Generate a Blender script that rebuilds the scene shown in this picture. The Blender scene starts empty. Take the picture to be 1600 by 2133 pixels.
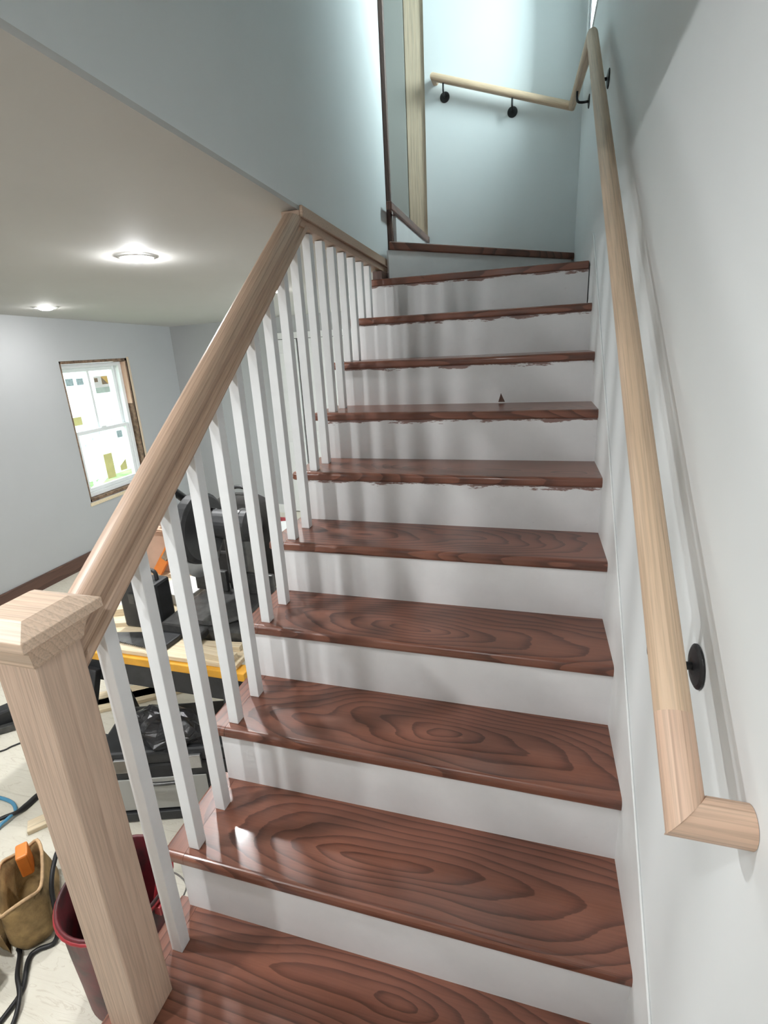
import bpy, math, random
from mathutils import Vector, Matrix

random.seed(7)
scene = bpy.context.scene
col = scene.collection

# ------------------------------------------------------------------ camera
cam_data = bpy.data.cameras.new('camera')
cam = bpy.data.objects.new('camera', cam_data)
col.objects.link(cam)
cam_data.sensor_fit = 'HORIZONTAL'
cam_data.sensor_width = 36.0
cam_data.lens = 36.0 * 1046.29 / 1600.0
cam_data.shift_x = -2.87 / 1600.0
cam_data.shift_y = -27.1 / 1600.0
cam_data.clip_start = 0.02
RT = Vector((0.96143007, 0.27046878, -0.04998861))
DN = Vector((0.03384077, -0.29668297, -0.95437624))
FW = Vector((-0.27295975, 0.91587436, -0.2943928))
mw = Matrix(((RT.x, -DN.x, -FW.x, -0.22937), (RT.y, -DN.y, -FW.y, -0.28460),
             (RT.z, -DN.z, -FW.z, 1.58791), (0, 0, 0, 1)))
cam.matrix_world = mw
scene.camera = cam

# ------------------------------------------------------------------ world, exposure
world = bpy.data.worlds.new('sky'); scene.world = world
world.use_nodes = True
bg = world.node_tree.nodes['Background']
bg.inputs[0].default_value = (0.88, 0.98, 1.0, 1)
bg.inputs[1].default_value = 3.6
scene.view_settings.view_transform = 'Standard'
scene.view_settings.look = 'None'
scene.view_settings.gamma = 1.0
scene.view_settings.exposure = 0.6
scene.view_settings.use_curve_mapping = False
try:
    scene.cycles.use_denoising = True
    scene.cycles.denoiser = 'OPENIMAGEDENOISE'
    scene.cycles.max_bounces = 6
    scene.cycles.diffuse_bounces = 4
    scene.cycles.glossy_bounces = 2
    scene.cycles.transmission_bounces = 2
    scene.cycles.transparent_max_bounces = 6
    scene.cycles.use_adaptive_sampling = True
    scene.cycles.adaptive_threshold = 0.075
    scene.cycles.adaptive_min_samples = 24
    scene.cycles.caustics_reflective = False
    scene.cycles.caustics_refractive = False
    scene.cycles.sample_clamp_indirect = 2.0
    scene.cycles.blur_glossy = 0.6
except Exception:
    pass
LAMP = 178.0          # radiance of the recessed lamps

def portal(name, loc, rot, sx, sy):
    L = bpy.data.lights.new(name, 'AREA'); L.shape = 'RECTANGLE'
    L.size = sx; L.size_y = sy; L.energy = 1.0
    L.cycles.is_portal = True
    o = bpy.data.objects.new(name, L); col.objects.link(o)
    o.location = loc; o.rotation_euler = rot
    return o
portal('window_daylight_portal', (-4.20, 3.53, 0.97), (0, -math.pi / 2, 0), 1.15, 0.68)
# daylight entering through the small deep window over the landing
dl = bpy.data.lights.new('stair_window_daylight', 'AREA'); dl.shape = 'RECTANGLE'
dl.size = .76; dl.size_y = .39; dl.energy = 38.0; dl.color = (0.84, 0.97, 1.0)
dlo = bpy.data.objects.new('stair_window_daylight', dl); col.objects.link(dlo)
dlo.location = (0.33, 2.985, 3.46); dlo.rotation_euler = (0, math.pi / 2, 0)

# ------------------------------------------------------------------ dimensions
G, RISE, TH, NO = 0.23357, 0.19, 0.032, 0.012
FLOOR = -0.19
WALLX = 0.005            # right wall face
LEFTX = -4.03            # far room wall face
BACKY = 3.52             # wall behind the landing
ROOMY = 4.62             # far wall of the room
FRONTY = -3.0
TOPZ = 4.3
def zc(x, y):            # lower room ceiling (falls slightly, as old houses do)
    return 2.074 + 0.017 * (x + 1) - 0.03 * y

# ------------------------------------------------------------------ materials
def new_mat(name):
    m = bpy.data.materials.new(name); m.use_nodes = True
    nt = m.node_tree
    return m, nt, nt.nodes['Principled BSDF']

def nd(nt, t, **kw):
    n = nt.nodes.new(t)
    for k, v in kw.items():
        setattr(n, k, v)
    return n

def mixc(nt, fac, a, b, mode='MIX'):
    n = nt.nodes.new('ShaderNodeMix'); n.data_type = 'RGBA'; n.blend_type = mode
    for sock, v in ((n.inputs['Factor'], fac), (n.inputs['A'], a), (n.inputs['B'], b)):
        if hasattr(v, 'is_linked'):
            nt.links.new(v, sock)
        elif isinstance(v, (int, float)):
            sock.default_value = v
        else:
            sock.default_value = (*v, 1) if len(v) == 3 else v
    return n.outputs['Result']

def math_n(nt, op, a, b=0.0, clamp=False):
    n = nt.nodes.new('ShaderNodeMath'); n.operation = op; n.use_clamp = clamp
    for i, v in enumerate((a, b)):
        if hasattr(v, 'is_linked'):
            nt.links.new(v, n.inputs[i])
        else:
            n.inputs[i].default_value = v
    return n.outputs[0]

def coords(nt, scale=(1, 1, 1), rnd=0.0, rot=(0, 0, 0)):
    tc = nd(nt, 'ShaderNodeTexCoord')
    out = tc.outputs['Object']
    if rnd:
        oi = nd(nt, 'ShaderNodeObjectInfo')
        cx = nd(nt, 'ShaderNodeCombineXYZ')
        nt.links.new(math_n(nt, 'MULTIPLY', oi.outputs['Random'], rnd), cx.inputs[0])
        nt.links.new(math_n(nt, 'MULTIPLY', oi.outputs['Random'], rnd * 0.31), cx.inputs[1])
        nt.links.new(math_n(nt, 'MULTIPLY', oi.outputs['Random'], rnd * 0.17), cx.inputs[2])
        ad = nd(nt, 'ShaderNodeVectorMath', operation='ADD')
        nt.links.new(out, ad.inputs[0]); nt.links.new(cx.outputs[0], ad.inputs[1])
        out = ad.outputs[0]
    mp = nd(nt, 'ShaderNodeMapping')
    mp.inputs['Scale'].default_value = scale
    mp.inputs['Rotation'].default_value = rot
    nt.links.new(out, mp.inputs[0])
    return mp.outputs[0]

def noise(nt, vec, scale, detail=3, rough=0.5, dist=0.0):
    n = nd(nt, 'ShaderNodeTexNoise')
    n.inputs['Scale'].default_value = scale
    n.inputs['Detail'].default_value = detail
    n.inputs['Roughness'].default_value = rough
    n.inputs['Distortion'].default_value = dist
    nt.links.new(vec, n.inputs['Vector'])
    return n.outputs['Fac']

def ramp(nt, fac, stops):
    r = nd(nt, 'ShaderNodeValToRGB')
    el = r.color_ramp.elements
    while len(el) < len(stops):
        el.new(0.5)
    for e, (p, c) in zip(el, stops):
        e.position = p
        e.color = (*c, 1) if len(c) == 3 else c
    nt.links.new(fac, r.inputs[0])
    return r.outputs[0]

def bump(nt, bsdf, h, strength=0.2, dist=0.002):
    b = nd(nt, 'ShaderNodeBump')
    b.inputs['Strength'].default_value = strength
    b.inputs['Distance'].default_value = dist
    nt.links.new(h, b.inputs['Height'])
    nt.links.new(b.outputs[0], bsdf.inputs['Normal'])

def plain(name, c, rough=0.6, metal=0.0, var=0.06, vs=9.0, bmp=0.0, coat=0.0):
    m, nt, b = new_mat(name)
    v = coords(nt, (1, 1, 1), 11.0)
    f = noise(nt, v, vs, 4, 0.6)
    lo = tuple(max(0, x * (1 - var * 2)) for x in c); hi = tuple(min(1, x * (1 + var * 2)) for x in c)
    nt.links.new(ramp(nt, f, [(0.3, lo), (0.7, hi)]), b.inputs['Base Color'])
    b.inputs['Roughness'].default_value = rough
    b.inputs['Metallic'].default_value = metal
    b.inputs['Coat Weight'].default_value = coat
    if bmp:
        bump(nt, b, noise(nt, v, vs * 12, 3, 0.6), bmp)
    return m

def wood(name, light, mid, dark, axis='X', ring=16.0, rough=0.4, coat=0.0, line=0.75, along=0.16, dist=3.0, rnd=23.0):
    """flat sawn timber: stretched growth rings, fine pores along the grain"""
    m, nt, b = new_mat(name)
    s = {'X': (along, 1, 1), 'Y': (1, along, 1), 'Z': (1, 1, along)}[axis]
    v = coords(nt, s, rnd)
    warp = noise(nt, v, 3.2, 2, 0.45)
    w = nd(nt, 'ShaderNodeTexWave', wave_type='RINGS', rings_direction=axis, wave_profile='SAW')
    w.inputs['Scale'].default_value = ring
    w.inputs['Distortion'].default_value = dist
    w.inputs['Detail'].default_value = 1.5
    w.inputs['Detail Scale'].default_value = 1.1
    w.inputs['Detail Roughness'].default_value = 0.45
    nt.links.new(v, w.inputs['Vector'])
    ringc = ramp(nt, w.outputs['Fac'], [(0.0, light), (0.45, mid), (line, mid), (0.93, dark), (1.0, light)])
    s2 = {'X': (2.2, 90, 90), 'Y': (90, 2.2, 90), 'Z': (90, 90, 2.2)}[axis]
    v2 = coords(nt, s2, rnd)
    pores = noise(nt, v2, 3.0, 3, 0.6)
    pc = ramp(nt, pores, [(0.38, tuple(x * 0.55 for x in mid)), (0.56, tuple(min(1, x * 1.12) for x in mid))])
    c = mixc(nt, 0.45, ringc, pc)
    tint = ramp(nt, warp, [(0.3, tuple(x * 0.9 for x in mid)), (0.7, light)])
    c = mixc(nt, 0.25, c, tint)
    nt.links.new(c, b.inputs['Base Color'])
    b.inputs['Roughness'].default_value = rough
    b.inputs['Coat Weight'].default_value = coat
    b.inputs['Coat Roughness'].default_value = 0.12
    bump(nt, b, pores, 0.12, 0.001)
    return m

def painted(name, c, scuff=0.35, rough=0.5, stain=False):
    """painted board with faint scuffs; with stain: brown stain that bled down from the tread above"""
    m, nt, b = new_mat(name)
    v = coords(nt, (1, 1, 1), 5.0)
    f = noise(nt, v, 4.0, 5, 0.65)
    base = ramp(nt, f, [(0.25, tuple(x * 0.9 for x in c)), (0.6, c)])
    v2 = coords(nt, (1, 1, 2.4), 9.0)
    f2 = noise(nt, v2, 11.0, 6, 0.7)
    sc = ramp(nt, f2, [(0.66, (0, 0, 0)), (0.8, (1, 1, 1))])
    out = mixc(nt, math_n(nt, 'MULTIPLY', sc, scuff), base, (0.33, 0.29, 0.27))
    if stain:
        tc = nd(nt, 'ShaderNodeTexCoord')
        sx = nd(nt, 'ShaderNodeSeparateXYZ'); nt.links.new(tc.outputs['Object'], sx.inputs[0])
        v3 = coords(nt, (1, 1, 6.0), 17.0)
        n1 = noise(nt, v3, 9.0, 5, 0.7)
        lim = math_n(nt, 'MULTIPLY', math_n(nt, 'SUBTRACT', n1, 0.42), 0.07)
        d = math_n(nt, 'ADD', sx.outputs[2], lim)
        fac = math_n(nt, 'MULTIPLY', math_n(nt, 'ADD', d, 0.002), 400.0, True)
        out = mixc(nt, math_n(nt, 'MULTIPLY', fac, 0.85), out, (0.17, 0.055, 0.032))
    nt.links.new(out, b.inputs['Base Color'])
    b.inputs['Roughness'].default_value = rough
    return m

def wallmat(name, c, rough=0.75):
    m, nt, b = new_mat(name)
    v = coords(nt, (1, 1, 1), 0.0)
    f = noise(nt, v, 1.6, 4, 0.6)
    nt.links.new(ramp(nt, f, [(0.3, tuple(x * 0.955 for x in c)), (0.7, c)]), b.inputs['Base Color'])
    b.inputs['Roughness'].default_value = rough
    return m

def emit(name, c, s):
    m, nt, b = new_mat(name)
    b.inputs['Base Color'].default_value = (0.9, 0.9, 0.9, 1)
    b.inputs['Emission Color'].default_value = (*c, 1)
    b.inputs['Emission Strength'].default_value = s
    return m

def glassmat(name):
    m = bpy.data.materials.new(name); m.use_nodes = True
    nt = m.node_tree; nt.nodes.clear()
    o = nd(nt, 'ShaderNodeOutputMaterial'); mx = nd(nt, 'ShaderNodeMixShader')
    t = nd(nt, 'ShaderNodeBsdfTransparent'); g = nd(nt, 'ShaderNodeBsdfGlossy')
    t.inputs[0].default_value = (0.94, 0.98, 0.98, 1)
    g.inputs['Roughness'].default_value = 0.03
    mx.inputs[0].default_value = 0.07
    nt.links.new(t.outputs[0], mx.inputs[1]); nt.links.new(g.outputs[0], mx.inputs[2])
    nt.links.new(mx.outputs[0], o.inputs[0])
    return m

M = {}
M['wall'] = wallmat('wall_paint', (0.83, 0.86, 0.86))
M['wall_grey'] = wallmat('grey_wall_paint', (0.455, 0.465, 0.475))
M['ceiling'] = wallmat('ceiling_paint', (0.56, 0.55, 0.525))
M['drywall'] = wallmat('bare_drywall', (0.43, 0.43, 0.40))
M['tread'] = wood('stained_oak_tread', (0.33, 0.125, 0.075), (0.235, 0.078, 0.047), (0.085, 0.022, 0.015),
                  'X', ring=13.0, rough=0.3, coat=0.35, line=0.62, along=0.14, dist=4.5)
def tread_mat():
    m, nt, b = new_mat('stained_oak_tread')
    tc = nd(nt, 'ShaderNodeTexCoord'); oi = nd(nt, 'ShaderNodeObjectInfo')
    sp = nd(nt, 'ShaderNodeSeparateXYZ'); nt.links.new(tc.outputs['Object'], sp.inputs[0])
    rd = oi.outputs['Random']
    v = coords(nt, (.7, 3.0, 3.0), 31.0)
    n1 = noise(nt, v, 1.6, 2, .5); n2 = noise(nt, coords(nt, (.7, 1.8, 1.8), 53.0), 2.1, 2, .5)
    yy = math_n(nt, 'ADD', sp.outputs[1], math_n(nt, 'MULTIPLY', math_n(nt, 'SUBTRACT', n1, .5), .11))
    yy = math_n(nt, 'ADD', yy, math_n(nt, 'MULTIPLY', math_n(nt, 'SUBTRACT', rd, .5), .20))
    zz = math_n(nt, 'ADD', math_n(nt, 'MULTIPLY', sp.outputs[0], .17), math_n(nt, 'MULTIPLY', math_n(nt, 'SUBTRACT', n2, .5), .20))
    zz = math_n(nt, 'ADD', zz, math_n(nt, 'MULTIPLY', math_n(nt, 'SUBTRACT', math_n(nt, 'FRACT', math_n(nt, 'MULTIPLY', rd, 7.3)), .4), .2))
    cb = nd(nt, 'ShaderNodeCombineXYZ'); nt.links.new(yy, cb.inputs[1]); nt.links.new(zz, cb.inputs[2])
    w = nd(nt, 'ShaderNodeTexWave', wave_type='RINGS', rings_direction='X', wave_profile='SAW')
    w.inputs['Scale'].default_value = 19.0; w.inputs['Distortion'].default_value = 1.0
    w.inputs['Detail'].default_value = 2.0; w.inputs['Detail Scale'].default_value = 3.0; w.inputs['Detail Roughness'].default_value = .6
    nt.links.new(cb.outputs[0], w.inputs['Vector'])
    lt, md, dk = (.255, .100, .062), (.155, .055, .034), (.036, .012, .009)
    c = ramp(nt, w.outputs['Fac'], [(0.0, lt), (.45, tuple(x * .85 for x in lt)), (.70, md), (.88, dk), (.97, dk), (1.0, lt)])
    po = noise(nt, coords(nt, (2.4, 100, 100), 31.0), 2.6, 3, .6)
    pc = ramp(nt, po, [(.38, tuple(x * .55 for x in md)), (.58, tuple(x * 1.15 for x in md))])
    c = mixc(nt, .33, c, pc)
    blot = noise(nt, coords(nt, (1.2, 2.5, 2.5), 41.0), 2.4, 3, .6)
    c = mixc(nt, .28, c, ramp(nt, blot, [(.3, tuple(x * .7 for x in md)), (.7, lt)]))
    nt.links.new(c, b.inputs['Base Color'])
    b.inputs['Roughness'].default_value = .32
    b.inputs['Coat Weight'].default_value = .25; b.inputs['Coat Roughness'].default_value = .1
    bump(nt, b, po, .1, .001)
    return m
M['tread'] = tread_mat()
M['dark_trim'] = wood('dark_stained_trim', (0.16, 0.085, 0.06), (0.10, 0.05, 0.037), (0.04, 0.02, 0.015), 'Y', ring=18, rough=0.4)
M['oak'] = wood('oak_raw', (0.66, 0.50, 0.385), (0.56, 0.41, 0.31), (0.37, 0.245, 0.175), 'Z', ring=22.0, rough=0.55, along=0.07, dist=2.2)
M['oak_cap'] = wood('oak_cap', (0.72, 0.56, 0.43), (0.61, 0.45, 0.33), (0.42, 0.28, 0.19), 'X', ring=24.0, rough=0.55, along=0.07, dist=2.2)
M['oak_rail'] = wood('oak_rail', (0.60, 0.43, 0.315), (0.48, 0.33, 0.235), (0.26, 0.16, 0.105), 'X', ring=26.0, rough=0.45, along=0.05, dist=2.0)
M['oak_wall_rail'] = wood('oak_wall_rail', (0.72, 0.54, 0.385), (0.64, 0.465, 0.315), (0.46, 0.31, 0.20), 'X', ring=30.0, rough=0.5, along=0.05, dist=1.8)
M['oak_rail_pink'] = wood('oak_rail_pink', (0.74, 0.54, 0.40), (0.66, 0.45, 0.325), (0.46, 0.29, 0.20), 'X', ring=34.0, rough=0.5, along=0.05, dist=1.8)
M['pine'] = wood('raw_pine', (0.74, 0.62, 0.47), (0.68, 0.54, 0.39), (0.50, 0.35, 0.21), 'Z', ring=14.0, rough=0.6, along=0.12)
M['pine_x'] = wood('raw_pine_board', (0.82, 0.71, 0.52), (0.76, 0.63, 0.43), (0.58, 0.43, 0.26), 'X', ring=16.0, rough=0.65, along=0.1)
M['white'] = painted('white_baluster_paint', (0.83, 0.84, 0.84), 0.0, 0.4)
M['riser'] = painted('white_riser_paint', (0.84, 0.84, 0.84), 0.12, 0.5)
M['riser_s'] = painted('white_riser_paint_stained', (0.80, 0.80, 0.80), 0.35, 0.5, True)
M['trimwhite'] = painted('white_trim_paint', (0.82, 0.83, 0.82), 0.06, 0.45)
M['vinyl'] = plain('white_vinyl', (0.84, 0.86, 0.87), 0.4, var=0.02)
M['glass'] = glassmat('window_glass')
M['black_metal'] = plain('black_metal', (0.018, 0.018, 0.019), 0.42, 0.3, var=0.1)
M['black_plastic'] = plain('black_plastic', (0.025, 0.026, 0.028), 0.5, var=0.2, vs=14, bmp=0.2)
M['grey_metal'] = plain('grey_cast_metal', (0.085, 0.085, 0.083), 0.38, 0.5, var=0.2, vs=20)
M['steel'] = plain('bright_steel', (0.55, 0.55, 0.55), 0.3, 0.9, var=0.1)
M['yellow'] = plain('yellow_enamel', (0.72, 0.36, 0.035), 0.45, var=0.08)
M['orange'] = plain('orange_plastic', (0.80, 0.24, 0.04), 0.45, var=0.06)
M['gap'] = plain('rough_opening_wood', (0.20, 0.13, 0.085), 0.8, var=0.3, vs=30, bmp=0.4)
M['lamp_trim'] = plain('lamp_trim_white', (0.85, 0.85, 0.83), 0.4, var=0.02)
M['lamp'] = emit('lamp_lens', (1.0, 0.99, 0.98), LAMP)
M['lamp_stair'] = emit('stair_lamp_lens', (0.985, 0.995, 1.0), LAMP * 0.9)
M['lamp_hall'] = emit('hall_lamp_lens', (0.985, 0.995, 1.0), LAMP * 3.2)
M['canvas'] = plain('tan_canvas', (0.30, 0.20, 0.085), 0.85, var=0.28, vs=13, bmp=0.5)
M['leather'] = plain('tan_leather_edge', (0.50, 0.33, 0.18), 0.7, var=0.2, vs=18)
M['dark_cloth'] = plain('dark_cloth', (0.03, 0.028, 0.026), 0.9, var=0.2, bmp=0.4)
M['hose'] = plain('blue_air_hose', (0.07, 0.26, 0.42), 0.4, var=0.08)
M['cable'] = plain('black_rubber_cable', (0.012, 0.012, 0.013), 0.5, var=0.1)
M['cardboard'] = plain('cardboard', (0.62, 0.42, 0.31), 0.85, var=0.06, vs=6)
M['paper'] = plain('white_paper', (0.82, 0.82, 0.81), 0.8, var=0.03, vs=5)
M['red'] = plain('red_plastic', (0.33, 0.025, 0.033), 0.45, var=0.1)
M['siding'] = plain('white_siding', (0.80, 0.83, 0.86), 0.7, var=0.03)
M['grass'] = plain('grass', (0.22, 0.34, 0.12), 0.9, var=0.3, vs=4)
M['deckrail'] = plain('pale_blue_rail_paint', (0.42, 0.60, 0.70), 0.6, var=0.04)
M['stk_blue'] = plain('sticker_blue_grey', (0.42, 0.55, 0.58), 0.5, var=0.12, vs=70)
M['stk_yellow'] = plain('sticker_yellow', (0.72, 0.70, 0.30), 0.5, var=0.05)
M['stk_gold'] = plain('sticker_gold', (0.75, 0.52, 0.18), 0.5, var=0.05)
M['stk_brown'] = plain('sticker_brown', (0.26, 0.20, 0.14), 0.5, var=0.15, vs=60)
M['stk_white'] = plain('sticker_white', (0.86, 0.88, 0.87), 0.5, var=0.02)
M['stk_mint'] = plain('sticker_mint', (0.55, 0.68, 0.62), 0.5, var=0.05)

def bucket_mat():
    m, nt, b = new_mat('dark_red_bucket')
    v = coords(nt)
    f = noise(nt, v, 7.5, 3, 0.55)
    c = ramp(nt, f, [(0.5, (0.13, 0.012, 0.018)), (0.58, (0.018, 0.015, 0.015))])
    f2 = noise(nt, v, 30, 4, 0.6)
    c = mixc(nt, 0.35, c, ramp(nt, f2, [(0.35, (0.04, 0.008, 0.010)), (0.7, (0.17, 0.02, 0.026))]))
    nt.links.new(c, b.inputs['Base Color']); b.inputs['Roughness'].default_value = 0.45
    bump(nt, b, f2, 0.2)
    return m
M['bucket'] = bucket_mat()
M['bag_black'] = plain('black_bag_film', (0.02, 0.02, 0.021), 0.22, var=0.2, vs=16, bmp=0.3)

def floor_mat():
    m, nt, b = new_mat('floor_protection_paper')
    v = coords(nt)
    f = noise(nt, v, 2.0, 5, 0.6)
    c = ramp(nt, f, [(0.25, (0.60, 0.56, 0.46)), (0.65, (0.74, 0.71, 0.61))])
    v2 = coords(nt, (1, 5, 1), 0, (0, 0, 0.7))
    w = nd(nt, 'ShaderNodeTexNoise'); w.inputs['Scale'].default_value = 5; w.inputs['Detail'].default_value = 6
    w.inputs['Distortion'].default_value = 1.2
    nt.links.new(v2, w.inputs['Vector'])
    cr = ramp(nt, w.outputs['Fac'], [(0.485, (0, 0, 0)), (0.5, (1, 1, 1)), (0.515, (0, 0, 0))])
    c = mixc(nt, math_n(nt, 'MULTIPLY', cr, 0.35), c, (0.42, 0.35, 0.26))
    nt.links.new(c, b.inputs['Base Color']); b.inputs['Roughness'].default_value = 0.7
    bump(nt, b, w.outputs['Fac'], 0.6, 0.01)
    return m
M['floor'] = floor_mat()

# ------------------------------------------------------------------ mesh helpers
class MB:
    def __init__(s):
        s.v = []; s.f = []
    def add(s, verts, faces):
        o = len(s.v)
        s.v += [Vector(p) for p in verts]
        s.f += [tuple(i + o for i in f) for f in faces]
        return s
    def box(s, x0, x1, y0, y1, z0, z1):
        return s.add([(x0, y0, z0), (x1, y0, z0), (x1, y1, z0), (x0, y1, z0), (x0, y0, z1), (x1, y0, z1), (x1, y1, z1), (x0, y1, z1)],
                     [(3, 2, 1, 0), (4, 5, 6, 7), (0, 1, 5, 4), (1, 2, 6, 5), (2, 3, 7, 6), (3, 0, 4, 7)])
    def obox(s, c, size, mat):
        hx, hy, hz = size[0] / 2, size[1] / 2, size[2] / 2
        c = Vector(c)
        vs = [c + mat @ Vector((a * hx, b * hy, d * hz)) for d in (-1, 1) for (a, b) in ((-1, -1), (1, -1), (1, 1), (-1, 1))]
        return s.add(vs, [(3, 2, 1, 0), (4, 5, 6, 7), (0, 1, 5, 4), (1, 2, 6, 5), (2, 3, 7, 6), (3, 0, 4, 7)])
    def bar(s, a, b, w, h, up=(0, 0, 1)):
        a, b = Vector(a), Vector(b); d = (b - a); L = d.length; d.normalize()
        side = d.cross(Vector(up))
        if side.length < 1e-4:
            side = d.cross(Vector((1, 0, 0)))
        side.normalize(); u = side.cross(d)
        m = Matrix((d, side, u)).transposed()
        return s.obox((a + b) / 2, (L, w, h), m)
    def prism(s, poly, ext):
        n = len(poly); e = Vector(ext)
        a = [Vector(p) for p in poly]; b = [p + e for p in a]
        fs = [tuple(range(n - 1, -1, -1)), tuple(range(n, 2 * n))]
        fs += [(i, (i + 1) % n, n + (i + 1) % n, n + i) for i in range(n)]
        return s.add(a + b, fs)
    def lathe(s, prof, c=(0, 0, 0), mat=None, seg=28, cap=True):
        c = Vector(c); mat = mat or Matrix.Identity(3)
        vs = []; n = len(prof)
        for k in range(seg):
            a = 2 * math.pi * k / seg
            for r, z in prof:
                vs.append(c + mat @ Vector((r * math.cos(a), r * math.sin(a), z)))
        fs = []
        for k in range(seg):
            k2 = (k + 1) % seg
            for i in range(n - 1):
                fs.append((k * n + i, k2 * n + i, k2 * n + i + 1, k * n + i + 1))
        if cap:
            fs.append(tuple(k * n for k in range(seg - 1, -1, -1)))
            fs.append(tuple(k * n + n - 1 for k in range(seg)))
        return s.add(vs, fs)
    def tube(s, path, r, seg=8, sub=6):
        P = [Vector(p) for p in path]
        if sub > 1 and len(P) > 2:
            Q = []
            for i in range(len(P) - 1):
                p0 = P[max(i - 1, 0)]; p1 = P[i]; p2 = P[i + 1]; p3 = P[min(i + 2, len(P) - 1)]
                for k in range(sub):
                    t = k / sub
                    Q.append(0.5 * ((2 * p1) + (p2 - p0) * t + (2 * p0 - 5 * p1 + 4 * p2 - p3) * t * t + (3 * p1 - p0 - 3 * p2 + p3) * t ** 3))
            Q.append(P[-1]); P = Q
        n = len(P); vs = []
        up = Vector((0, 0, 1)); nrm = None
        for i in range(n):
            d = (P[min(i + 1, n - 1)] - P[max(i - 1, 0)]).normalized()
            if nrm is None:
                nrm = d.cross(up)
                if nrm.length < 1e-3: nrm = d.cross(Vector((1, 0, 0)))
            nrm = (nrm - d * nrm.dot(d)).normalized()
            b = d.cross(nrm)
            rr = r(i / (n - 1)) if callable(r) else r
            for k in range(seg):
                a = 2 * math.pi * k / seg
                vs.append(P[i] + (nrm * math.cos(a) + b * math.sin(a)) * rr)
        fs = [(i * seg + k, i * seg + (k + 1) % seg, (i + 1) * seg + (k + 1) % seg, (i + 1) * seg + k) for i in range(n - 1) for k in range(seg)]
        fs.append(tuple(range(seg - 1, -1, -1))); fs.append(tuple((n - 1) * seg + k for k in range(seg)))
        return s.add(vs, fs)
    def loft(s, rings, cap=True):
        n = len(rings[0]); vs = [p for r in rings for p in r]
        fs = [(i * n + k, i * n + (k + 1) % n, (i + 1) * n + (k + 1) % n, (i + 1) * n + k) for i in range(len(rings) - 1) for k in range(n)]
        if cap:
            fs.append(tuple(range(n - 1, -1, -1))); fs.append(tuple((len(rings) - 1) * n + k for k in range(n)))
        return s.add(vs, fs)
    def build(s, name, mat, parent=None, bevel=0.0, smooth=False, seg=2, at=None, rot=None):
        """verts are given in world space; parents are unrotated empties (or meshes) placed in world space"""
        xs = [p.x for p in s.v]; ys = [p.y for p in s.v]; zs = [p.z for p in s.v]
        base = Vector(at) if at is not None else Vector(((min(xs) + max(xs)) / 2, (min(ys) + max(ys)) / 2, min(zs)))
        inv = rot.transposed() if rot is not None else None
        me = bpy.data.meshes.new(name)
        me.from_pydata([tuple(inv @ (p - base)) if inv is not None else tuple(p - base) for p in s.v], [], s.f)
        me.update()
        import bmesh as _b
        bm = _b.new(); bm.from_mesh(me); _b.ops.recalc_face_normals(bm, faces=bm.faces); bm.to_mesh(me); bm.free()
        me.materials.append(M[mat] if isinstance(mat, str) else mat)
        o = bpy.data.objects.new(name, me); col.objects.link(o)
        if smooth:
            for p in me.polygons: p.use_smooth = True
        if bevel:
            b = o.modifiers.new('bevel', 'BEVEL'); b.width = bevel; b.segments = seg; b.limit_method = 'ANGLE'; b.angle_limit = math.radians(40)
        W = Matrix.Translation(base)
        if rot is not None: W = W @ rot.to_4x4()
        o['_w'] = [x for row in W for x in row]
        if parent is not None:
            pw = WORLD[parent.name]
            o.parent = parent
            o.matrix_basis = pw.inverted() @ W
        else:
            o.matrix_basis = W
        WORLD[o.name] = W
        del o['_w']
        return o
WORLD = {}

def tag(o, label=None, cat=None, group=None, kind=None):
    if label: o['label'] = label
    if cat: o['category'] = cat
    if group: o['group'] = group
    if kind: o['kind'] = kind
    return o

def thing(name, loc, label, cat, group=None):
    o = bpy.data.objects.new(name, None); col.objects.link(o)
    o.empty_display_size = 0.1
    o.location = loc
    WORLD[o.name] = Matrix.Translation(Vector(loc))
    return tag(o, label, cat, group)

def copy_child(src, name, parent, world):
    c = src.copy(); c.name = name; col.objects.link(c)
    c.parent = parent
    c.matrix_basis = WORLD[parent.name].inverted() @ world
    WORLD[c.name] = world
    return c

def struct(o, label, cat=None):
    o['kind'] = 'structure'; o['label'] = label
    if cat: o['category'] = cat
    return o

def rotz(a): return Matrix.Rotation(a, 3, 'Z')

# ------------------------------------------------------------------ room shell
struct(MB().box(LEFTX - .15, 0.16, FRONTY - .15, ROOMY + .15, FLOOR - .12, FLOOR).build('floor', 'floor'),
       'cream protective paper covered floor of the room under construction')

# right wall with the stair window opening
WY0, WY1, WZ0, WZ1 = 2.78, 3.19, 3.05, 3.85
b = MB()
b.box(WALLX, .30, FRONTY, WY0, FLOOR, TOPZ); b.box(WALLX, .30, WY1, BACKY + .12, FLOOR, TOPZ)
b.box(WALLX, .30, WY0, WY1, FLOOR, WZ0); b.box(WALLX, .30, WY0, WY1, WZ1, TOPZ)
struct(b.build('wall_right', 'wall'), 'pale grey painted wall carrying the long wall handrail')

# left room wall with window opening
LY0, LY1, LZ0, LZ1 = 3.15, 3.91, 0.35, 1.585
b = MB()
b.box(LEFTX - .15, LEFTX, FRONTY, LY0, FLOOR, 2.4); b.box(LEFTX - .15, LEFTX, LY1, ROOMY + .15, FLOOR, 2.4)
b.box(LEFTX - .15, LEFTX, LY0, LY1, FLOOR, LZ0); b.box(LEFTX - .15, LEFTX, LY0, LY1, LZ1, 2.4)
struct(b.build('wall_left', 'wall_grey'), 'grey room wall with the unfinished double hung window')

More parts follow.
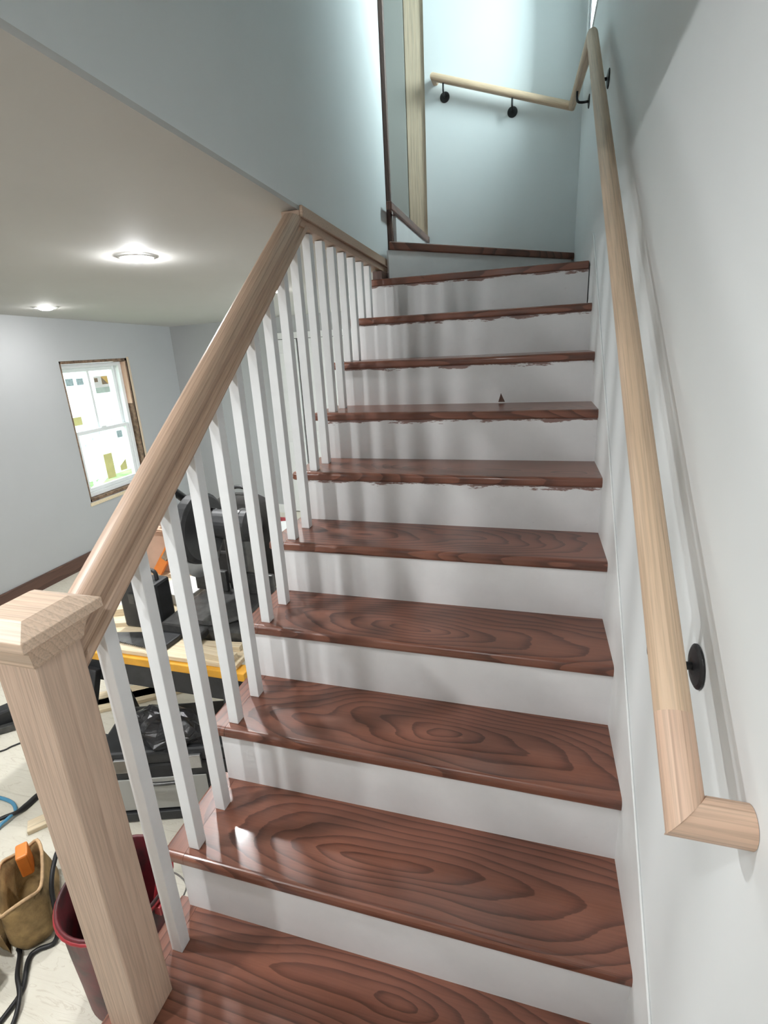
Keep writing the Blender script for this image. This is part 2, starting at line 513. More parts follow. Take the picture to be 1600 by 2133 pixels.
# far room wall with door opening
DX0, DX1, DZ1 = -2.80, -1.95, 1.69
b = MB()
b.box(LEFTX, DX0, ROOMY, ROOMY + .15, FLOOR, 2.4); b.box(DX1, .16, ROOMY, ROOMY + .15, FLOOR, 2.4)
b.box(DX0, DX1, ROOMY, ROOMY + .15, DZ1, 2.4)
struct(b.build('wall_far', 'wall_grey'), 'grey far wall of the room seen between the balusters')
struct(MB().box(LEFTX, .16, FRONTY - .15, FRONTY, FLOOR, 2.4).build('wall_front', 'wall_grey'), 'grey wall behind the viewer')

# ceiling of the lower room: skin with stairwell opening, falls slightly
HOLE_Y = 0.05
def ceil_piece(b, x0, x1, y0, y1, t=0.014):
    b.add([(x0, y0, zc(x0, y0)), (x1, y0, zc(x1, y0)), (x1, y1, zc(x1, y1)), (x0, y1, zc(x0, y1)),
           (x0, y0, zc(x0, y0) + t), (x1, y0, zc(x1, y0) + t), (x1, y1, zc(x1, y1) + t), (x0, y1, zc(x0, y1) + t)],
          [(3, 2, 1, 0), (4, 5, 6, 7), (0, 1, 5, 4), (1, 2, 6, 5), (2, 3, 7, 6), (3, 0, 4, 7)])
b = MB()
ceil_piece(b, LEFTX, -1.0, HOLE_Y, 2.60); ceil_piece(b, LEFTX, -1.06, 2.60, ROOMY)
ceil_piece(b, LEFTX, WALLX, FRONTY, HOLE_Y)
struct(b.build('ceiling', 'ceiling'), 'warm white ceiling of the lower room with recessed lights')

# upper walls of the stairwell
b = MB()
def lower(x, y): return zc(x, y) + .014
y0, y1 = HOLE_Y - .1, 2.60
b.prism([(-1.0, y0, lower(-1, y0)), (-1.0, y1, lower(-1, y1)), (-1.0, y1, TOPZ), (-1.0, y0, TOPZ)], (-.11, 0, 0))
struct(b.build('wall_stairwell', 'wall'), 'grey stairwell wall above the ceiling edge, lit at its far end')
struct(MB().box(-1.0, WALLX, HOLE_Y - .11, HOLE_Y, 2.10, TOPZ).build('wall_stairwell_front', 'wall'), 'stairwell wall above the viewer')
struct(MB().box(-.957, WALLX, BACKY, BACKY + .12, FLOOR, TOPZ).build('wall_back', 'wall'), 'pale landing wall with the short handrail')
struct(MB().box(-2.6, -1.088, BACKY + .008, BACKY + .12, 2.06, TOPZ).build('wall_landing', 'drywall'), 'bare grey drywall beside the raw stud on the landing')
struct(MB().box(-2.6, -1.11, 2.49, 2.60, 2.02, TOPZ).build('wall_flight', 'wall'), 'wall along the upper flight')
struct(MB().box(-2.7, -2.6, 2.49, BACKY + .12, 2.06, TOPZ).build('wall_upper_end', 'wall'), 'wall at the end of the upper flight')
struct(MB().box(-2.7, .16, HOLE_Y - .11, BACKY + .12, TOPZ, TOPZ + .1).build('ceiling_upper', 'wall'), 'white ceiling above the stairwell')

# raw stud, dark corner board, baseboard
struct(MB().box(-1.084, -.9575, BACKY + .012, BACKY + .11, 2.28, TOPZ).build('trim_1', 'pine', bevel=.003), 'raw pine stud beside the landing wall')
struct(MB().box(-1.06, -.978, 2.602, 2.628, 2.05, TOPZ).build('trim_2', 'dark_trim', bevel=.002), 'dark stained board at the end of the stairwell wall')
struct(MB().box(LEFTX, LEFTX + .018, FRONTY, ROOMY, FLOOR, FLOOR + .12).build('baseboard_left', 'dark_trim', bevel=.003), 'dark baseboard under the window wall')
struct(MB().box(LEFTX + .02, DX0 - .07, ROOMY - .016, ROOMY, FLOOR, FLOOR + .1).build('baseboard_far', 'trimwhite', bevel=.003), 'white baseboard of the far wall')

# skirt board on the right wall
def nz(y): return y / G * RISE
sk = [(0, -.02, nz(-.02) - .30), (0, 2.30, nz(2.30) - .25), (0, 2.30, nz(2.30) + .135), (0, 2.24, nz(2.24) + .16), (0, -.02, nz(-.02) + .16)]
struct(MB().prism(sk, (WALLX, 0, 0)).build('trim_3', 'trimwhite', bevel=.002), 'white skirt board running up the right wall beside the treads')

# ------------------------------------------------------------------ windows, door
def make_window_left():
    x = LEFTX
    root = thing('window_1', (x - .07, (LY0 + LY1) / 2, LZ0), 'white double hung window with stickers and raw torn opening edges', None)
    root['kind'] = 'structure'
    d0 = x - .145
    b = MB()      # raw wood lining of the opening
    for (ya, yb, za, zb) in ((LY0, LY0 + .022, LZ0, LZ1), (LY1 - .022, LY1, LZ0, LZ1), (LY0, LY1, LZ0, LZ0 + .028), (LY0, LY1, LZ1 - .026, LZ1)):
        b.box(d0, x - .006, ya, yb, za, zb)
    b.build('rough_jamb', 'gap', root, bevel=.003)
    b = MB()
    b.box(x - .012, x + .006, LY0 - .012, LY1 + .012, LZ0 - .035, LZ0 - .004)
    b.build('sill_strip', 'pine_x', root, bevel=.002)
    MB().box(x - .05, x + .003, LY1 + .0, LY1 + .028, LZ0 - .02, LZ1 + .01).build('side_strip', 'pine', root, bevel=.002)
    MB().box(x - .06, x - .004, LY1 - .034, LY1 - .0225, LZ1 - .43, LZ1 - .03).build('shim', 'cardboard', root)
    y0, y1, z0, z1 = LY0 + .023, LY1 - .035, LZ0 + .03, LZ1 - .028
    fr = MB()
    xa, xb = x - .14, x - .05
    fr.box(xa, xb, y0, y0 + .035, z0, z1); fr.box(xa, xb, y1 - .035, y1, z0, z1)
    fr.box(xa, xb, y0 + .035, y1 - .035, z0, z0 + .04); fr.box(xa, xb, y0 + .035, y1 - .035, z1 - .035, z1)
    fr.build('window_frame', 'vinyl', root, bevel=.003)
    zm = 0.955
    def sash(nm, xs, za, zb, munt):
        b = MB(); w = .034
        ya, yb = y0 + .036, y1 - .036
        b.box(xs, xs + .03, ya, ya + w, za, zb); b.box(xs, xs + .03, yb - w, yb, za, zb)
        b.box(xs, xs + .03, ya + w, yb - w, za, za + w); b.box(xs, xs + .03, ya + w, yb - w, zb - w, zb)
        s = b.build(nm, 'vinyl', root, bevel=.003)
        MB().box(xs + .012, xs + .016, ya + w, yb - w, za + w, zb - w).build('pane', 'glass', s)
        if munt:
            ym = (ya + yb) / 2
            MB().box(xs + .004, xs + .026, ym - .012, ym + .012, za + w, zb - w).build('muntin', 'vinyl', s)
        return s, ya + w, yb - w, za + w, zb - w
    s1, a0, a1, c0, c1 = sash('upper_sash', x - .132, zm - .02, z1 - .036, True)
    s2, e0, e1, g0, g1 = sash('lower_sash', x - .095, z0 + .041, zm + .02, False)
    def stick(s, xs, ya, yb, za, zb, m):
        MB().box(xs, xs + .0015, ya, yb, za, zb).build('sticker', m, s)
    xs = x - .1315 + .017
    H = c1 - c0; Wd = a1 - a0
    stick(s1, xs, a0 + .06 * Wd, a0 + .2 * Wd, c0 + .78 * H, c0 + .9 * H, 'stk_blue')
    stick(s1, xs, a0 + .26 * Wd, a0 + .39 * Wd, c0 + .78 * H, c0 + .89 * H, 'stk_blue')
    stick(s1, xs, a0 + .03 * Wd, a0 + .2 * Wd, c0 + .11 * H, c0 + .25 * H, 'stk_yellow')
    stick(s1, xs, a0 + .6 * Wd, a0 + .9 * Wd, c0 + .6 * H, c0 + .9 * H, 'stk_white')
    stick(s1, xs + .0016, a0 + .76 * Wd, a0 + .89 * Wd, c0 + .75 * H, c0 + .89 * H, 'stk_gold')
    stick(s1, xs + .0016, a0 + .61 * Wd, a0 + .68 * Wd, c0 + .8 * H, c0 + .87 * H, 'stk_brown')
    stick(s1, xs + .0016, a0 + .6 * Wd, a0 + .9 * Wd, c0 + .6 * H, c0 + .7 * H, 'stk_mint')
    b = MB(); b.prism([(xs + .0033, a0 + .76 * Wd, c0 + .88 * H), (xs + .0033, a0 + .88 * Wd, c0 + .75 * H), (xs + .0033, a0 + .76 * Wd, c0 + .75 * H)], (.001, 0, 0))
    b.build('sticker', 'stk_brown', s1)
    xs = x - .0945 + .017; H = g1 - g0; Wd = e1 - e0
    stick(s2, xs, e0 + .78 * Wd, e0 + .9 * Wd, g0 + .8 * H, g0 + .94 * H, 'stk_blue')
    stick(s2, xs, e0 + .4 * Wd, e0 + .58 * Wd, g0 + .06 * H, g0 + .55 * H, 'stk_yellow')
    b = MB(); b.prism([(xs, e0 + .71 * Wd, g0 + .14 * H), (xs, e0 + .86 * Wd, g0 + .14 * H), (xs, e0 + .86 * Wd, g0 + .35 * H), (xs, e0 + .71 * Wd, g0 + .24 * H)], (.0015, 0, 0))
    b.build('sticker', 'stk_yellow', s2)
    b = MB(); b.box(x - .064, x - .05, (y0 + y1) / 2 - .03, (y0 + y1) / 2 + .03, zm + .021, zm + .035)
    b.build('sash_lock', 'vinyl', root, bevel=.003)
make_window_left()

def make_window_right():
    x = WALLX
    root = thing('window_2', (.25, (WY0 + WY1) / 2, WZ0), 'small white framed window set deep in the right wall over the landing', None)
    root['kind'] = 'structure'
    f = MB()
    xa, xb = .215, .285
    f.box(xa, xb, WY0, WY0 + .03, WZ0, WZ1); f.box(xa, xb, WY1 - .03, WY1, WZ0, WZ1)
    f.box(xa, xb, WY0 + .03, WY1 - .03, WZ0, WZ0 + .03); f.box(xa, xb, WY0 + .03, WY1 - .03, WZ1 - .03, WZ1)
    f.build('window_frame', 'vinyl', root, bevel=.003)
    MB().box(.248, .252, WY0 + .031, WY1 - .031, WZ0 + .031, WZ1 - .031).build('pane', 'glass', root)
    MB().box(x - .006, .214, WY0 + .002, WY1 - .002, WZ0 + .0, WZ0 + .012).build('window_sill', 'trimwhite', root, bevel=.002)
    MB().box(x - .014, x - .0005, WY1 + .012, WY1 + .1, WZ0 - .02, WZ1 + .06).build('casing', 'trimwhite', root, bevel=.002)
    MB().box(x - .008, x - .0005, WY1 + .001, WY1 + .0115, WZ0 - .02, WZ1).build('casing_gap', 'black_metal', root)
make_window_right()

def make_door():
    root = thing('door_1', ((DX0 + DX1) / 2, ROOMY + .05, FLOOR), 'white double door with black hinges in the far wall', None)
    root['kind'] = 'structure'
    f = MB()
    f.box(DX0 - .06, DX0, ROOMY - .02, ROOMY - .001, FLOOR, DZ1 + .06); f.box(DX1, DX1 + .06, ROOMY - .02, ROOMY - .001, FLOOR, DZ1 + .06)
    f.box(DX0, DX1, ROOMY - .02, ROOMY - .001, DZ1, DZ1 + .06)
    f.build('door_casing', 'trimwhite', root, bevel=.003)
    ym = ROOMY + .03
    xm = -2.555
    for (xa, xb) in ((DX0 + .004, xm - .014), (xm + .014, DX1 - .004)):
        d = MB().box(xa, xb, ym, ym + .035, FLOOR + .012, DZ1 - .004).build('door_leaf', 'trimwhite', root, bevel=.003)
        for (za, zb) in ((FLOOR + .15, .62), (.74, DZ1 - .14)):
            MB().box(xa + .035, xb - .035, ym - .006, ym - .0005, za, zb).build('door_panel', 'trimwhite', d, bevel=.004)
        MB().lathe([(.011, 0), (.011, .03), (.022, .036), (.022, .05), (.012, .06)], (xb - .06 if xa < xm - .1 else xa + .06, ym - .0005, .75),
                   Matrix.Rotation(math.pi / 2, 3, 'X')).build('door_knob', 'black_metal', d, smooth=True)
    MB().box(DX0, DX1, ROOMY + .1, ROOMY + .14, FLOOR + .002, DZ1).build('dark_recess', 'dark_cloth', root)
    for z in (1.36, .9, .47):
        MB().box(xm + .09, xm + .125, ym - .012, ym - .0065, z - .035, z + .035).build('hinge', 'black_metal', root)
make_door()

# outside, seen through the left window
struct(MB().box(-16, -4.3, -6, 14, -1.0, -.9).build('ground', 'grass'), 'lawn outside the window')
nb = thing('neighbour_house', (-9.2, 6.9, -.9), 'white sided house wall beyond the left window', 'house')
MB().box(-9.4, -9.2, 3.0, 10.5, -.9, 4.2).build('house_wall', 'siding', nb)
for k in range(22):
    MB().box(-9.198, -9.18, 3.0, 10.5, -.8 + k * .22, -.8 + k * .22 + .2).build('siding_board', 'siding', nb)
for y in (6.3, 7.6):
    w = MB().box(-9.178, -9.15, y, y + .5, 1.6, 2.4).build('house_window', 'vinyl', nb)
    MB().box(-9.149, -9.146, y + .06, y + .44, 1.66, 2.34).build('house_pane', 'stk_blue', w)
rl = thing('garden_stair_railing', (-6.3, 5.6, -.9), 'pale blue sloping railing outside the lower sash', 'railing')
MB().bar((-6.3, 4.4, .02), (-6.3, 6.6, 1.12), .06, .06).build('top_rail', 'deckrail', rl)
MB().bar((-6.3, 4.4, -.66), (-6.3, 6.6, .44), .05, .05).build('bottom_rail', 'deckrail', rl)
for k in range(15):
    y = 4.5 + k * .14; z = .02 + (y - 4.4) * .5
    MB().box(-6.315, -6.285, y - .015, y + .015, z - .68, z - .03).build('picket', 'siding', rl)
for y, z in ((4.42, .06), (6.58, 1.15)):
    MB().box(-6.34, -6.26, y - .04, y + .04, -.9, z).build('rail_post', 'deckrail', rl)

# ------------------------------------------------------------------ staircase
st = thing('staircase', (-.53, 1.2, FLOOR), 'staircase with glossy red-brown oak treads and white painted risers, turning left at top', 'staircase')
XL, XT = -1.099, -1.036
def nose_prof(x, yf, yb, z, ins=0.0):
    r = .013
    pts = [(yb, z - ins), (yf + r, z - ins)]
    for i in range(1, 6):
        a = math.pi / 2 * i / 6; pts.append((yf + r - (r - ins) * math.sin(a), z - r + (r - ins) * math.cos(a)))
    pts.append((yf + ins, z - r)); pts.append((yf + ins, z - TH + r * .7))
    for i in range(1, 4):
        a = math.pi / 2 * i / 4; q_ = r * .7; pts.append((yf + q_ - (q_ - ins * .5) * math.cos(a), z - TH + q_ - (q_ - ins) * math.sin(a)))
    pts += [(yf + r, z - TH + ins), (yb, z - TH + ins)]
    return [Vector((x, y, zz)) for y, zz in pts]
proto_t = proto_r = None
for k in range(0, 10):
    yf = k * G if k != 1 else k * G - .045
    yb = (k + 1) * G + NO + .016
    z = k * RISE
    if k == 0: z -= .004
    if proto_t is None or k in (1, 2):
        t = MB().prism(nose_prof(XT, yf, yb, z), (-XT, 0, 0)).build('tread', 'tread', st)
        rn = MB().loft([nose_prof(XL, yf, yb, z, .008), nose_prof(XL + .004, yf, yb, z, .002), nose_prof(XL + .009, yf, yb, z), nose_prof(XT - .0008, yf, yb, z)]).build('return_nosing', 'tread', t, rot=rotz(math.pi / 2))
        proto_t, proto_r = t, rn
        ref = k
    else:
        off = Vector((0, (k - ref) * G, (k - ref) * RISE))
        t2 = copy_child(proto_t, 'tread', st, Matrix.Translation(off) @ WORLD[proto_t.name])
        copy_child(proto_r, 'return_nosing', t2, Matrix.Translation(off) @ WORLD[proto_r.name])
# winder treads
def poly_tread(pts, z, nm='tread', rot=None):
    tw = TH + .008 if z > 2.0 else TH
    b = MB(); b.prism([(x, y, z - tw) for x, y in pts], (0, 0, tw))
    return b.build(nm, 'tread', st, bevel=.006, seg=3, rot=rot)
z10, z11, z12, z13 = 10 * RISE, 11 * RISE, 12 * RISE, 13 * RISE
poly_tread([(-1.036, 2.336), (0.0, 2.336), (0.0, 3.51), (-.03, 3.51), (-.985, 2.50), (-1.036, 2.50)], z10)
poly_tread([(-.958, 2.462), (.004, 3.478), (.004, 3.5195), (-.958, 3.5195)], z11, rot=rotz(math.atan2(1.021, .968)))
poly_tread([(-.945, 2.50), (-.945, 3.5195), (-1.22, 3.5195), (-1.22, 2.632), (-.9755, 2.632), (-.9755, 2.50)], z12, rot=rotz(math.pi / 2))
poly_tread([(-1.205, 2.604), (-1.205, 3.522), (-1.47, 3.522), (-1.47, 2.604)], z13, rot=rotz(math.pi / 2))
poly_tread([(-1.455, 2.604), (-1.455, 3.522), (-2.59, 3.522), (-2.59, 2.604)], z13 + RISE, rot=rotz(math.pi / 2))
# risers
for k in range(0, 11):
    y = k * G + NO
    zb = (k - 1) * RISE if k else FLOOR
    if k == 0: y0_ = y
    zt = k * RISE - TH - (.004 if k == 0 else 0)
    if k == 1: zb = -.004 + 0.0
    rz_ = MB().box(-1.058, 0.0, y, y + .018, zb, zt - .0005).build('riser', 'riser_s' if k >= 6 else 'riser', st,
                                                                   at=(-.53, y + .009, zt))
    if k == 8:      # triangular stain left at the foot of this riser
        MB().prism([(-.362, y - .0008, 1.334), (-.335, y - .0008, 1.334), (-.352, y - .0008, 1.370)], (0, .0006, 0)).build('stain_mark', 'dark_trim', rz_)
dv = Vector((.968, 1.021, 0)).normalized(); nv = Vector((-dv.y, dv.x, 0))
a = Vector((-.956, 2.462, z10)) + nv * .012; e = Vector((-.004, 3.470, z10)) + nv * .012
MB().prism([a, e, e + nv * .016, a + nv * .016], (0, 0, RISE - TH - .0085)).build('riser', 'riser', st, at=((a + e) / 2 + Vector((0, 0, RISE - TH))))
MB().box(-.974, -.958, 2.632, 3.516, z11, z12 - TH - .0085).build('riser', 'riser', st, at=(-.966, 3.07, z12 - TH))
MB().box(-1.236, -1.22, 2.604, 3.52, z12, z13 - TH - .0085).build('riser', 'riser', st, at=(-1.23, 3.07, z13 - TH))
MB().box(-1.486, -1.47, 2.604, 3.52, z13, z13 + RISE - TH - .0085).build('riser', 'riser', st, at=(-1.48, 3.07, z13 + RISE - TH))
# closed stringer side under the stair
poly = [(-1.056, .26 - G, FLOOR)]
for k in range(0, 10):
    yb = k * G + NO + .020
    zl = (k - 1) * RISE if k else FLOOR
    poly += [(-1.056, yb, zl - TH if k else FLOOR), (-1.056, yb, k * RISE - TH)]
poly = poly[1:]
poly += [(-1.056, 2.36, 9 * RISE - TH), (-1.056, 2.36, FLOOR)]
MB().prism(poly, (.022, 0, 0)).build('closed_stringer', 'trimwhite', st)

# carriage below the winders, closing the corner
MB().box(-.95, -.01, 2.36, 3.50, FLOOR, z10 - TH - .002).build('landing_base', 'trimwhite', st)

# ------------------------------------------------------------------ balustrade
bal = thing('stair_balustrade', (-1.025, .9, RISE), 'left balustrade with square white balusters, oak newel post and oak handrail', 'balustrade')
NX0, NX1, NY0, NY1 = -1.070, -.980, .220, .310
nw = MB().box(NX0, NX1, NY0, NY1, RISE, 1.168).build('newel_post', 'oak', bal, bevel=.003)
ncx, ncy = (NX0 + NX1) / 2, (NY0 + NY1) / 2
def sq(h, z): return [Vector((ncx + a * h, ncy + b * h, z)) for a, b in ((-1, -1), (1, -1), (1, 1), (-1, 1))]
MB().loft([sq(.0455, 1.118), sq(.049, 1.124), sq(.050, 1.132), sq(.054, 1.146), sq(.057, 1.156), sq(.060, 1.161), sq(.060, 1.1685)]).build('cap_molding', 'oak_cap', nw)
MB().loft([sq(.0765, 1.169), sq(.0765, 1.187), sq(.043, 1.204)]).build('newel_cap', 'oak_cap', nw, bevel=.0015)

# balusters: two per tread
BX1 = -1.005; BW = .030
SL = .779
def rail_z(y): return 1.148 + SL * (y - .374)
def trim_z(y): return zc(-1.0, y) - .052
k = 1.5
while k < 9.6:
    y = k * G + .027
    z0 = int(k) * RISE
    ytop = rail_z(y + BW / 2) - .034
    x0, x1 = BX1 - BW, BX1
    b = MB()
    if y < 1.40:
        za, zb = rail_z(y) - .0425, rail_z(y + BW) - .0425
    else:
        za = zb = min(trim_z(y), trim_z(y + BW)) - .001
        if y < 1.50:
            za = min(za, rail_z(y) - .0425); zb = min(zb, rail_z(y + BW) - .0425)
    b.add([(x0, y, z0), (x1, y, z0), (x1, y + BW, z0), (x0, y + BW, z0), (x0, y, za), (x1, y, za), (x1, y + BW, zb), (x0, y + BW, zb)],
          [(3, 2, 1, 0), (4, 5, 6, 7), (0, 1, 5, 4), (1, 2, 6, 5), (2, 3, 7, 6), (3, 0, 4, 7)])
    b.build('baluster', 'white', bal, bevel=.0015)
    k += .5

def seg_rot(d):
    d = d.normalized()
    side = Vector((0, 0, 1)).cross(d).normalized()
    up = d.cross(side)
    return Matrix((d, side, up)).transposed()

def sweep(path, prof, names, mat, parent, planes=None, smooth=True):
    """mitred straight runs of a moulded profile; each run is a part of its own"""
    P = [Vector(p) for p in path]; n = len(P); out = []
    dirs = [(P[i + 1] - P[i]).normalized() for i in range(n - 1)]
    for i in range(n - 1):
        d = dirs[i]; R = seg_rot(d)
        def end(p, nrm):
            ring = []
            for (a, c) in prof:
                q = P[i] + R @ Vector((0, a, c))
                t = (p - q).dot(nrm) / d.dot(nrm)
                ring.append(q + d * t)
            return ring
        n0 = (dirs[i - 1] + d).normalized() if i > 0 else (planes[0] if planes and planes[0] else d)
        n1 = (d + dirs[i + 1]).normalized() if i < n - 2 else (planes[1] if planes and planes[1] else d)
        b = MB().loft([end(P[i], n0), end(P[i + 1], n1)])
        o = b.build(names[i], mat[i] if isinstance(mat, list) else mat, parent, at=(P[i] + P[i + 1]) / 2, rot=R)
        if smooth:
            for pl in o.data.polygons:
                pl.use_smooth = len(pl.vertices) == 4
            md = o.modifiers.new('edges', 'EDGE_SPLIT'); md.split_angle = math.radians(32)
        out.append(o)
    return out

half = [(0, .040), (.010, .0395), (.019, .036), (.027, .029), (.0315, .019), (.0325, .009), (.029, .000), (.0225, -.006),
        (.019, -.012), (.0215, -.020), (.0305, -.026), (.031, -.040)]
prof_rail = half + [(-a, c) for a, c in reversed(half[1:])]
ys, ye = NY1 + .001, 1.468
sweep([(-1.022, ys, rail_z(ys)), (-1.022, ye, rail_z(ye))], prof_rail, ['handrail'], 'oak_rail', bal,
      planes=[Vector((0, 1, 0)), Vector((0, .35, 1)).normalized()])
# rail meets the ceiling edge: wood trim below the stairwell wall
b = MB()
ya, yb_ = 1.452, 2.60
def tr(x, y, dz): return (x, y, zc(-1.0, y) + dz)
b.add([tr(-1.06, ya, -.05), tr(-.994, ya, -.05), tr(-.994, yb_, -.05), tr(-1.06, yb_, -.05), tr(-1.06, ya, -.001), tr(-.994, ya, -.001), tr(-.994, yb_, -.001), tr(-1.06, yb_, -.001)],
      [(3, 2, 1, 0), (4, 5, 6, 7), (0, 1, 5, 4), (1, 2, 6, 5), (2, 3, 7, 6), (3, 0, 4, 7)])
tm = b.build('baluster_top_trim', 'oak_rail', bal, bevel=.002)
MB().add([tr(-.9935, ya, -.024), tr(-.982, ya, -.024), tr(-.982, yb_, -.024), tr(-.9935, yb_, -.024), tr(-.9935, ya, .012), tr(-.982, ya, .012), tr(-.982, yb_, .012), tr(-.9935, yb_, .012)],
         [(3, 2, 1, 0), (4, 5, 6, 7), (0, 1, 5, 4), (1, 2, 6, 5), (2, 3, 7, 6), (3, 0, 4, 7)]).build('cove_strip', 'oak_rail', tm, bevel=.002)
MB().box(-1.035, -.985, 2.40, 2.598, z10, zc(-1, 2.5) - .053).build('end_block', 'dark_trim', bal, bevel=.002)

# ------------------------------------------------------------------ wall handrail
wr = thing('wall_handrail', (WALLX, 1.2, 1.0), 'pale oak handrail mitred along the right wall and landing on black brackets', 'handrail')
circ = []
for i in range(24):
    a_ = 2 * math.pi * i / 24
    a0, c0 = .0205 * math.sin(a_), .0235 * math.cos(a_)
    circ.append((a0, max(c0, -.0195)))
RP = [(WALLX - .0005, .195, 1.090), (-.056, .195, 1.090), (-.056, .275, 1.090 + .080 * 1.565 / 1.975), (-.056, 2.17, 2.655), (-.056, 3.455, 2.885), (-.885, 3.455, 3.165), (-.885, BACKY - .0005, 3.165)]
runs = sweep(RP, circ, ['bottom_return', 'lower_rail_piece', 'long_rail', 'level_rail', 'landing_rail', 'top_return'], ['oak_rail_pink', 'oak_rail_pink'] + ['oak_wall_rail'] * 4, wr)

def bracket(wall_pt, wall_n, rail_pt):
    """round wall plate, curved arm, saddle under the rail"""
    wp, n, rp = Vector(wall_pt), Vector(wall_n), Vector(rail_pt)
    z = n; xq = Vector((0, 0, 1)); yq = z.cross(xq)
    Rm = Matrix((xq, yq, z)).transposed()
    br = MB().lathe([(.031, 0), (.031, .003), (.026, .0055), (.012, .008)], wp + n * .0004, Rm, seg=28).build('bracket_plate', 'black_metal', wr, smooth=False, bevel=.0008)
    u = rp - Vector((0, 0, .0205))
    dist = (u - wp).dot(n)
    MB().tube([wp + n * .006, wp + n * (dist * .55), wp + n * (dist * .9) + Vector((0, 0, .006)), Vector((u.x, u.y, wp.z + .024)), u], .0058, 10, 5).build('bracket_arm', 'black_metal', br, smooth=True)
    return br
def on(i, t):
    a_, b_ = Vector(RP[i]), Vector(RP[i + 1]); return a_ + (b_ - a_) * t
for i, t, n in ((2, (.40 - .275) / 1.895, (-1, 0, 0)), (2, (2.09 - .275) / 1.895, (-1, 0, 0)), (3, .62, (-1, 0, 0)), (4, .42, (0, -1, 0)), (4, .93, (0, -1, 0))):
    r_ = on(i, t); off_ = .112 if i == 2 else .072
    w_ = Vector((WALLX, r_.y, r_.z - off_)) if n[0] else Vector((r_.x, BACKY, r_.z - off_))
    bracket(w_, n, r_)

# ------------------------------------------------------------------ recessed lights
def lamp(x, y, label, m='lamp'):
    z = zc(x, y)
    o = thing('recessed_light', (x, y, z), label, 'ceiling light', 'recessed ceiling lights')
    MB().lathe([(.052, -.001), (.054, -.005), (.072, -.005), (.078, -.0015), (.078, -.0005)], (x, y, z), seg=32, cap=False).build('trim_ring', 'lamp_trim', o, smooth=True)
    MB().lathe([(.0005, -.022), (.018, -.0208), (.034, -.0165), (.046, -.010), (.0515, -.003)], (x, y, z), seg=20, cap=False).build('lens', m, o, smooth=True)
    return o
lamp(-1.91, 1.747, 'round recessed ceiling light nearest the stairwell wall, largest of those in view', 'lamp_hall')
lamp(-3.507, 2.678, 'small round recessed ceiling light above the window wall at far left')
lamp(-1.896, 2.972, 'recessed ceiling light glimpsed just right of the sloping oak handrail')
lamp(-1.91, 0.15, 'recessed ceiling light above the newel post, out of view', 'lamp_hall')
lamp(-3.507, 0.9, 'recessed ceiling light over the tool area, out of view')
lamp(-.48, -.42, 'recessed ceiling light over the foot of the stairs, out of view', 'lamp_stair')
lamp(-1.75, -.85, 'recessed ceiling light behind the viewer, out of view', 'lamp_hall')

# ------------------------------------------------------------------ tools and materials in the room
def at_floor(x, y): return (x, y, FLOOR)

# red bucket
BK = (-1.315, .487)
bk = thing('bucket', (BK[0], BK[1], FLOOR), 'dark red plastic bucket with black smears standing beside the newel post', 'bucket')
prof = [(.001, .004), (.126, .004), (.130, .0), (.133, .01), (.135, .10), (.140, .24), (.142, .34), (.147, .345), (.149, .36), (.145, .366), (.139, .36), (.135, .24), (.130, .10), (.127, .014), (.001, .014)]
MB().lathe(prof, (BK[0], BK[1], FLOOR), seg=40, cap=False).build('bucket_body', 'bucket', bk, smooth=True)
MB().tube([(BK[0] + .147 * math.cos(t), BK[1] + .147 * math.sin(t), FLOOR + .352) for t in [2 * math.pi * i / 32 for i in range(33)]], .0065, 8, 1).build('rim', 'red', bk, smooth=True)
MB().tube([(BK[0] - .155, BK[1], FLOOR + .33), (BK[0] - .17, BK[1] + .05, FLOOR + .26), (BK[0] - .11, BK[1] + .14, FLOOR + .2), (BK[0], BK[1] + .175, FLOOR + .18),
           (BK[0] + .10, BK[1] + .14, FLOOR + .2), (BK[0] + .15, BK[1] + .05, FLOOR + .26), (BK[0] + .155, BK[1], FLOOR + .33)], .0025, 6, 6).build('bail_handle', 'steel', bk, smooth=True)
for s_ in (-1, 1):
    MB().box(BK[0] + s_ * .15 - .012, BK[0] + s_ * .15 + .012, BK[1] - .018, BK[1] + .018, FLOOR + .315, FLOOR + .345).build('handle_lug', 'red', bk, bevel=.003)
def hand_tool(name, a, b_, m1, label, cat, r=.012):
    a, b_ = Vector(a), Vector(b_)
    o = thing(name, tuple(a), label, cat)
    MB().tube([a, a + (b_ - a) * .62], .004, 8, 1).build('shaft', 'steel', o, smooth=True)
    c_ = a + (b_ - a) * .62; d_ = (b_ - c_)
    MB().tube([c_, c_ + d_ * .15, c_ + d_ * .5, c_ + d_ * .85, b_], lambda t: r * (.75 + .3 * math.sin(math.pi * min(1, t * 1.05))), 10, 3).build('grip', m1, o, smooth=True)
    return o
hand_tool('screwdriver', (BK[0] - .03, BK[1] - .02, FLOOR + .018), (BK[0] - .118, BK[1] + .03, FLOOR + .335), 'stk_white', 'white handled screwdriver leaning inside the red bucket', 'screwdriver')
hand_tool('screwdriver', (BK[0] + .02, BK[1] + .03, FLOOR + .018), (BK[0] + .085, BK[1] + .075, FLOOR + .32), 'red', 'red handled screwdriver leaning inside the red bucket', 'screwdriver', .013)

